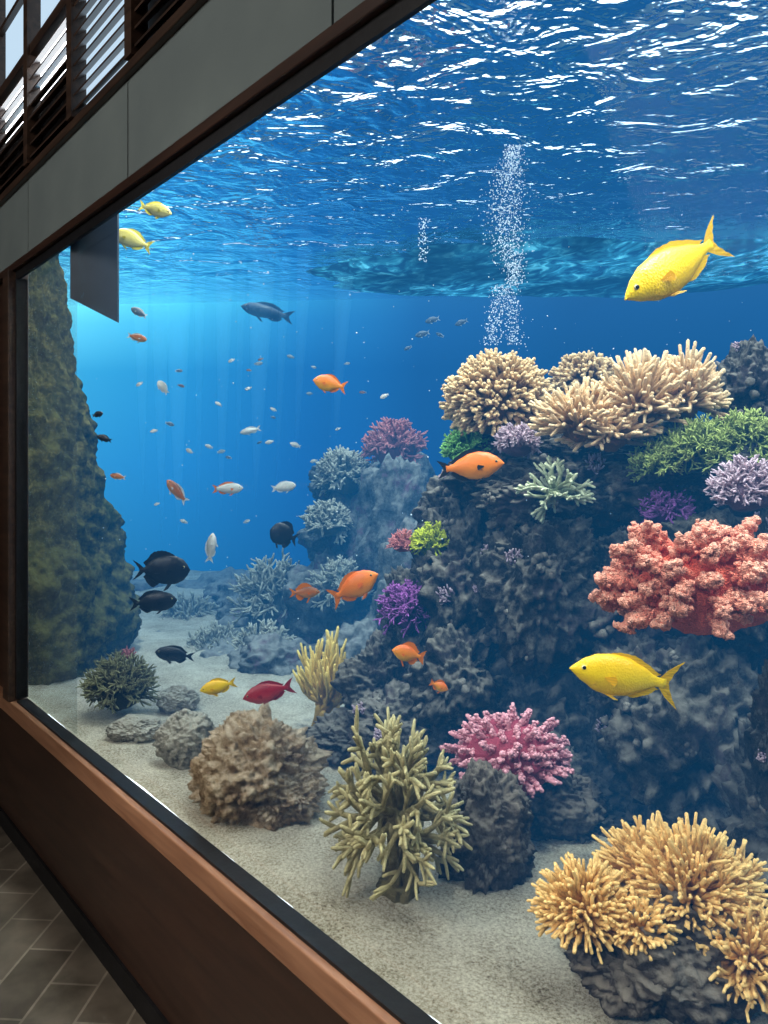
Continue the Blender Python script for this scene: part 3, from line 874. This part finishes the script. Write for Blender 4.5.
def fish(name, head, tail, Yh, mats, H=.34, Wd=.15, kind='std', Yt=None, roll=0, fork=.6, tailh=.17, dorsal=.07, bend=0.0):
    Yt = Yt or Yh
    A = W(head[0], head[1], Yh); B = W(tail[0], tail[1], Yt)
    Ln = (B - A).length
    T = {'std': STD_T, 'tang': TANG_T, 'slim': SLIM_T}[kind]; Bt = {'std': STD_B, 'tang': TANG_T, 'slim': SLIM_T}[kind]
    mb = MB()
    N, S = 26, 18
    vs = []; fs = []
    for i in range(N + 1):
        x = .86 * (i / N) ** 1.15
        tp = interp(T, x) * H / 2; bt = interp(Bt, x) * H / 2
        wd = (interp(STD_T, x) ** .9) * Wd / 2
        if x > .6: wd *= 1 - .55 * (x - .6) / .26
        for k in range(S):
            a = 2 * math.pi * k / S
            sz = math.sin(a); cy = math.cos(a)
            hz = tp if sz > 0 else bt
            y = cy * wd * (abs(cy) ** .15 if cy else 1)
            vs.append(Vector((x, y, sz * hz)))
    vs.append(Vector((-.004, 0, 0)))
    for i in range(N):
        for k in range(S):
            k2 = (k + 1) % S
            fs.append((i * S + k, (i + 1) * S + k, (i + 1) * S + k2, i * S + k2))
    for k in range(S):
        fs.append((len(vs) - 1, k, (k + 1) % S))
    vs.append(Vector((.865, 0, 0)))
    for k in range(S):
        fs.append((len(vs) - 1, N * S + (k + 1) % S, N * S + k))
    mb.add(vs, fs, 0)
    K = 10; vs = []; fs = []
    hp = interp(T, .80) * H / 2
    for k in range(-K, K + 1):
        a = k / K
        ln = 1 - fork * .16 * (1 - abs(a) ** 1.3)
        for j in range(4):
            u = j / 3
            x = .80 + (ln - .80) * u
            z = a * (hp * (1 - u) + tailh * (u ** .8))
            vs.append(Vector((x, .006 * math.sin(k * 1.9) * u, z)))
    for k in range(2 * K):
        for j in range(3):
            a = k * 4 + j; fs.append((a, a + 1, a + 5, a + 4))
    mb.add(vs, fs, 1)
    def strip(x0, x1, sign, tab, h, lean=.05, n=16, spiky=.12):
        vs = []; fs = []
        for i in range(n + 1):
            u = i / n; x = x0 + (x1 - x0) * u
            base = interp(tab, x) * H / 2 * .93
            hh = h * (math.sin(math.pi * min(1, u * 1.0 + .08)) ** .5 if u < .92 else .45) * (1 - spiky * (i % 2)) * (.8 + .35 * u)
            vs.append(Vector((x, 0, sign * base)))
            vs.append(Vector((x + lean * .5, 0, sign * (base + hh * .55))))
            vs.append(Vector((x + lean, 0, sign * (base + hh))))
        for i in range(n):
            for j in range(2):
                a = i * 3 + j; fs.append((a, a + 1, a + 4, a + 3))
        mb.add(vs, fs, 1)
    strip(.24, .76, 1, T, dorsal)
    strip(.52, .76, -1, Bt, dorsal * .95)
    for sd_ in (-1, 1):
        zb = -interp(Bt, .32) * H / 2 * .9
        vs = [Vector((.30, sd_ * .02, zb)), Vector((.37, sd_ * .02, zb)), Vector((.45, sd_ * .05, zb - dorsal * 1.1)), Vector((.40, sd_ * .045, zb - dorsal * 1.0))]
        mb.add(vs, [(0, 1, 2, 3)], 1)
        w0 = interp(STD_T, .27) * Wd / 2
        vs = [Vector((.27, sd_ * w0 * .95, -.015))]
        for k in range(7):
            a = -1 + k / 3
            vs.append(Vector((.27 + .11 * math.cos(a * .6), sd_ * (w0 + .035), -.03 + .06 * math.sin(a * .75))))
        mb.add(vs, [(0, k, k + 1) for k in range(1, 7)], 1)
        ex = .105; w1 = interp(STD_T, ex) * Wd / 2 * .80
        ez = interp(T, ex) * H / 2 * .30
        mb.blob((ex, sd_ * w1, ez), (.024, .014, .024), 2, 2)
        mb.blob((ex, sd_ * (w1 + .006), ez), (.018, .012, .018), 2, 3)
        g = [Vector((.20 + .02 * math.cos(q), sd_ * interp(STD_T, .2) * Wd / 2 * 1.0 * math.sqrt(max(.05, 1 - (math.sin(q) * .62) ** 2)), math.sin(q) * interp(T, .2) * H / 2 * .62)) for q in [(-1.3 + 2.6 * i / 8) for i in range(9)]]
        mb.tube(g, [.003] * 9, 4, 0)
    mb.blob((.004, 0, -.004), (.012, .014, .010), 1, 0)
    for v in mb.v:
        v.y += bend * (v.x ** 2)
    o = MB.obj(mb, name, list(mats))
    c_ = o.location.copy()
    o.data.transform(Matrix.Translation(c_))
    xh = (B - A).normalized()
    zh = (UP - xh * UP.dot(xh)).normalized()
    yh = zh.cross(xh)
    M = Matrix((( *xh, 0), (*yh, 0), (*zh, 0), (0, 0, 0, 1))).transposed()
    o.matrix_world = Matrix.Translation(A) @ M @ Matrix.Rotation(roll, 4, 'X') @ Matrix.Scale(Ln, 4)
    return o

Yl = fish_mat('yellow_fish_mat', s2l((250, 190, 0)), s2l((255, 212, 0)), s2l((250, 192, 0)))
Yf = fin_mat('yellow_fin_mat', s2l((255, 200, 0)))
Or = fish_mat('orange_fish_mat', s2l((245, 110, 10)), s2l((255, 135, 20)), s2l((255, 165, 50)))
Of = fin_mat('orange_fin_mat', s2l((250, 130, 20)))
Bk = fish_mat('black_fish_mat', s2l((12, 14, 18)), s2l((20, 22, 28)), s2l((28, 32, 38)))
Bf = fin_mat('black_fin_mat', s2l((22, 24, 30)))
Rd = fish_mat('red_fish_mat', s2l((140, 10, 22)), s2l((180, 20, 34)), s2l((220, 80, 80)))
Rf = fin_mat('red_fin_mat', s2l((170, 20, 36)))
Br = fish_mat('brown_fish_mat', s2l((100, 60, 36)), s2l((200, 115, 56)), s2l((235, 180, 120)))
Wh = fish_mat('silver_fish_mat', s2l((140, 145, 140)), s2l((215, 212, 200)), s2l((240, 240, 234)))
Wf = fin_mat('silver_fin_mat', s2l((225, 226, 220)))
OrY = fish_mat('orange_goldfish_mat', s2l((240, 110, 10)), s2l((255, 150, 20)), s2l((255, 190, 40)))
Gr = fish_mat('grey_fish_mat', s2l((60, 75, 90)), s2l((90, 105, 120)), s2l((130, 140, 150)))
PY = fish_mat('pale_yellow_fish_mat', s2l((210, 200, 90)), s2l((240, 232, 140)), s2l((245, 240, 190)))
PYf = fin_mat('pale_yellow_fin_mat', s2l((225, 215, 90)))
ym = (Yl, Yf, m_eyew, m_eyeb)
fish('yellow_fish', (625, 299), (728, 234), 1.55, ym, H=.34, Wd=.16, kind='std', Yt=1.6, fork=.7, tailh=.18, dorsal=.04, bend=.04)
fish('yellow_fish', (570, 668), (681, 686), 1.35, ym, H=.36, Wd=.17, kind='std', Yt=1.37, fork=.7, tailh=.21, dorsal=.04)
om = (Or, Of, m_eyew, m_eyeb)
fish('orange_fish', (504, 463), (437, 470), 1.95, (Or, Bf, m_eyew, m_eyeb), H=.42, Wd=.18, Yt=2.0, tailh=.14)
fish('orange_fish', (313, 380), (347, 388), 2.2, (OrY, Of, m_eyew, m_eyeb), H=.48, Wd=.2, tailh=.2)
fish('orange_fish', (378, 574), (330, 600), 2.1, om, H=.42, Wd=.18, Yt=2.15, tailh=.2)
fish('brown_chromis', (320, 592), (289, 593), 2.2, (Br, Of, m_eyew, m_eyeb), H=.38, Wd=.18, tailh=.16, dorsal=.16)
fish('orange_fish', (392, 650), (425, 658), 1.95, (OrY, Of, m_eyew, m_eyeb), H=.5, Wd=.25, tailh=.22, fork=.3, dorsal=.16)
fish('orange_fish', (448, 690), (430, 682), 2.0, (OrY, Of, m_eyew, m_eyeb), H=.5, Wd=.25, tailh=.2, fork=.3, dorsal=.14)
fish('yellow_fish', (200, 691), (237, 682), 2.3, (Yl, Yf, m_eyew, m_eyeb), H=.38, Wd=.16, tailh=.14)
fish('red_fish', (243, 699), (295, 685), 2.2, (Rd, Rf, m_eyew, m_eyeb), H=.38, Wd=.16, tailh=.16, dorsal=.05)
bmm = (Bk, Bf, m_eyew, m_eyeb)
fish('black_tang', (190, 570), (132, 570), 2.7, bmm, H=.5, Wd=.14, kind='tang', fork=.8, tailh=.18, dorsal=.12)
fish('black_tang', (177, 600), (129, 604), 2.7, bmm, H=.4, Wd=.14, kind='tang', tailh=.15)
fish('black_tang', (155, 652), (195, 657), 2.8, bmm, H=.36, Wd=.14, kind='tang', tailh=.12)
fish('black_tang', (270, 530), (298, 540), 2.8, bmm, H=.75, Wd=.18, kind='tang', tailh=.25, dorsal=.15)
sm = (Wh, Wf, m_eyew, m_eyeb); bm_ = (Br, Wf, m_eyew, m_eyeb)
fl = [
    ('brown_chromis', (147, 340), (127, 335), 2.8, bm_, .36), ('brown_chromis', (131, 308), (147, 317), 2.9, (Gr, Wf, m_eyew, m_eyeb), .4),
    ('silver_fish', (158, 381), (168, 394), 2.9, sm, .5), ('brown_chromis', (103, 413), (92, 416), 2.7, (Bk, Bf, m_eyew, m_eyeb), .5),
    ('brown_chromis', (97, 436), (112, 441), 2.7, (Bk, Bf, m_eyew, m_eyeb), .4), ('brown_chromis', (110, 475), (126, 478), 2.7, bm_, .36),
    ('brown_chromis', (167, 480), (187, 503), 2.8, bm_, .34), ('silver_fish', (243, 488), (212, 489), 2.8, (Wh, Of, m_eyew, m_eyeb), .36),
    ('silver_fish', (296, 485), (271, 489), 2.8, (Wh, Wf, m_eyew, m_eyeb), .4), ('silver_fish', (213, 533), (209, 563), 2.7, sm, .32),
    ('silver_fish', (240, 433), (261, 428), 3.4, sm, .3), ('silver_fish', (265, 443), (274, 441), 3.4, sm, .4), ('silver_fish', (290, 443), (301, 447), 3.4, sm, .4),
    ('silver_fish', (186, 449), (193, 453), 3.0, sm, .5), ('silver_fish', (380, 398), (389, 394), 2.6, sm, .4),
    ('silver_fish', (136, 386), (143, 382), 3.2, sm, .4), ('silver_fish', (215, 402), (222, 406), 3.4, sm, .4), ('silver_fish', (245, 390), (252, 387), 3.6, sm, .4),
    ('silver_fish', (150, 432), (158, 430), 3.2, sm, .4), ('silver_fish', (205, 445), (213, 448), 3.6, sm, .4), ('silver_fish', (228, 362), (235, 359), 3.8, sm, .4),
    ('silver_fish', (310, 462), (318, 460), 3.6, sm, .4), ('silver_fish', (180, 520), (188, 523), 3.4, sm, .4), ('silver_fish', (250, 520), (243, 523), 3.8, sm, .4),
    ('silver_fish', (270, 408), (277, 411), 3.8, sm, .4), ('silver_fish', (335, 430), (341, 428), 3.8, sm, .4), ('silver_fish', (154, 505), (160, 503), 3.6, sm, .4)]
rng = random.Random(41)
for i in range(16):
    px = rng.uniform(170, 370); py = rng.uniform(340, 470); l_ = rng.uniform(5, 10) * rng.choice([-1, 1])
    fl.append(('silver_fish', (px, py), (px + l_, py + rng.uniform(-3, 3)), rng.uniform(3.6, 5.0), rng.choice([sm, (Gr, Wf, m_eyew, m_eyeb), bm_]), .38))
for nm, h_, t_, Y_, mm, HH in fl:
    fish(nm, h_, t_, Y_, mm, H=HH, Wd=.16, kind='slim', tailh=.14)
fish('pale_yellow_fish', (112, 232), (153, 248), 2.7, (PY, PYf, m_eyew, m_eyeb), H=.4, Wd=.16)
fish('pale_yellow_fish', (172, 214), (138, 205), 2.5, (PY, PYf, m_eyew, m_eyeb), H=.4, Wd=.16)
fish('grey_shark', (241, 306), (294, 318), 5.4, (Gr, fin_mat('grey_fin_mat', s2l((80, 95, 110))), m_eyew, m_eyeb), H=.26, Wd=.2, kind='slim', tailh=.13)
for h_, t_ in [((415, 336), (430, 332)), ((436, 333), (444, 337)), ((455, 325), (468, 320)), ((404, 350), (412, 346)), ((425, 322), (440, 318))]:
    fish('grey_fish', h_, t_, 4.2, (Gr, Wf, m_eyew, m_eyeb), H=.35, Wd=.16, kind='slim')

mb = MB()
a = W(72, 252, 2.62); b2 = W(119, 232, 2.6); c2 = W(119, 323, 2.6); d2 = W(72, 299, 2.62)
pts = [Vector(v) for v in (a + UP * .3, b2 + UP * .3, c2, d2)]
th = (b2 - a).cross(UP).normalized() * -.012
mb.add([*pts, *[q - th for q in pts]], [(0, 1, 2, 3), (7, 6, 5, 4), (0, 4, 5, 1), (1, 5, 6, 2), (2, 6, 7, 3), (3, 7, 4, 0)])
mb.obj('dark_hanging_panel', [m_slate], smooth=False)  # plain dark panel hanging behind the glass

# bubbles
m_bub, nt, out = new_mat('bubble_mat')
p = nt.nodes.new('ShaderNodeBsdfPrincipled'); p.inputs['Base Color'].default_value = (.9, .95, 1, 1); p.inputs['Roughness'].default_value = .2
nt.links.new(p.outputs[0], out.inputs['Surface'])
rng = random.Random(77); mb = MB()
for i in range(2600):
    u = rng.random()
    py = 345 - 200 * u
    if u < .3:
        px = 504 + rng.choice([-12 * (1 - u / .45), 10 * (1 - u / .5)]) + rng.gauss(0, 5)
    else:
        px = 511 + 4 * math.sin(u * 7) + rng.gauss(0, 4 + 7 * math.sin((u - .3) * 4.4))
    mb.blob(W(px, py, 2.9 + rng.gauss(0, .05)), rng.choice([.0012, .0018, .0024, .0034]) * rng.uniform(.7, 1.1), 1)
for i in range(110):
    mb.blob(W(423 + rng.gauss(0, 2.8), rng.uniform(218, 262), 3.4), rng.uniform(.0015, .004), 1)
mb.obj('bubble_column', [m_bub])
mb = MB()
for i in range(300):
    Y_ = rng.uniform(2.0, 4.5)
    px = rng.uniform(90, 760); py = rng.uniform(200, 620)
    q = W(px, py, Y_)
    if q.y > 1.0 and q.z < SURF - .05:
        mb.blob(q, rng.uniform(.001, .0028), 1)
mb.obj('suspended_particles', [m_bub])

# ------------------------------------------------------------------ lights
w = bpy.data.worlds.new('World'); scene.world = w; w.use_nodes = True
bg = w.node_tree.nodes['Background']; bg.inputs[0].default_value = (.94, .97, 1, 1); bg.inputs[1].default_value = 5.2

def area(name, loc, target, size, energy, color, sy=None):
    l = bpy.data.lights.new(name, 'AREA'); l.energy = energy; l.color = color; l.size = size
    if sy: l.shape = 'RECTANGLE'; l.size_y = sy
    o = bpy.data.objects.new(name, l); o.location = loc
    o.rotation_euler = (Vector(target) - Vector(loc)).to_track_quat('-Z', 'Y').to_euler()
    bpy.context.collection.objects.link(o); return o
def spot(name, loc, target, energy, color, deg, rad=.15):
    l = bpy.data.lights.new(name, 'SPOT'); l.energy = energy; l.color = color; l.spot_size = math.radians(deg); l.spot_blend = .7; l.shadow_soft_size = rad
    o = bpy.data.objects.new(name, l); o.location = loc
    o.rotation_euler = (Vector(target) - Vector(loc)).to_track_quat('-Z', 'Y').to_euler()
    bpy.context.collection.objects.link(o); return o
sun = bpy.data.lights.new('sun', 'SUN'); sun.energy = 5.5; sun.angle = .08; sun.color = (1, .93, .82)
so = bpy.data.objects.new('sun', sun); so.rotation_euler = (Vector((-.25, .12, -1))).to_track_quat('-Z', 'Y').to_euler(); bpy.context.collection.objects.link(so)
area('tank_fill', (-.1, 1.2, 2.95), (-.2, 2.0, 1.1), 2.6, 95, (1, .9, .78), .4)  # unseen fill, added below the surface to brighten the reef
area('tank_fill.001', (-2.5, 1.3, 2.95), (-2.5, 2.0, .7), 1.6, 62, (1, .9, .78), .4)  # second added fill, for the pillar side
area('room_lamp', (-1.5, -2.6, 3.9), (-1.5, .8, 1.6), 2.5, 120, (1, .95, .9))
spot('reef_fill_spot', (.3, -1.6, 3.4), (-.1, 1.4, 1.05), 240, (1, .92, .82), 42)  # unseen spots added in the room as front fill for the reef
spot('reef_fill_spot', (-2.2, -1.5, 3.4), (-1.5, 1.3, .85), 240, (1, .92, .82), 40)

# ------------------------------------------------------------------ camera
cam = bpy.data.cameras.new('camera'); co = bpy.data.objects.new('camera', cam)
cam.sensor_fit = 'VERTICAL'; cam.sensor_height = 24; cam.lens = 24 * F / 1024
cam.shift_y = -(512 - HY) / 1024
cam.clip_start = .02
co.location = CAM; co.rotation_euler = (math.radians(90), 0, math.atan2(.753, .658))
bpy.context.collection.objects.link(co)
scene.camera = co
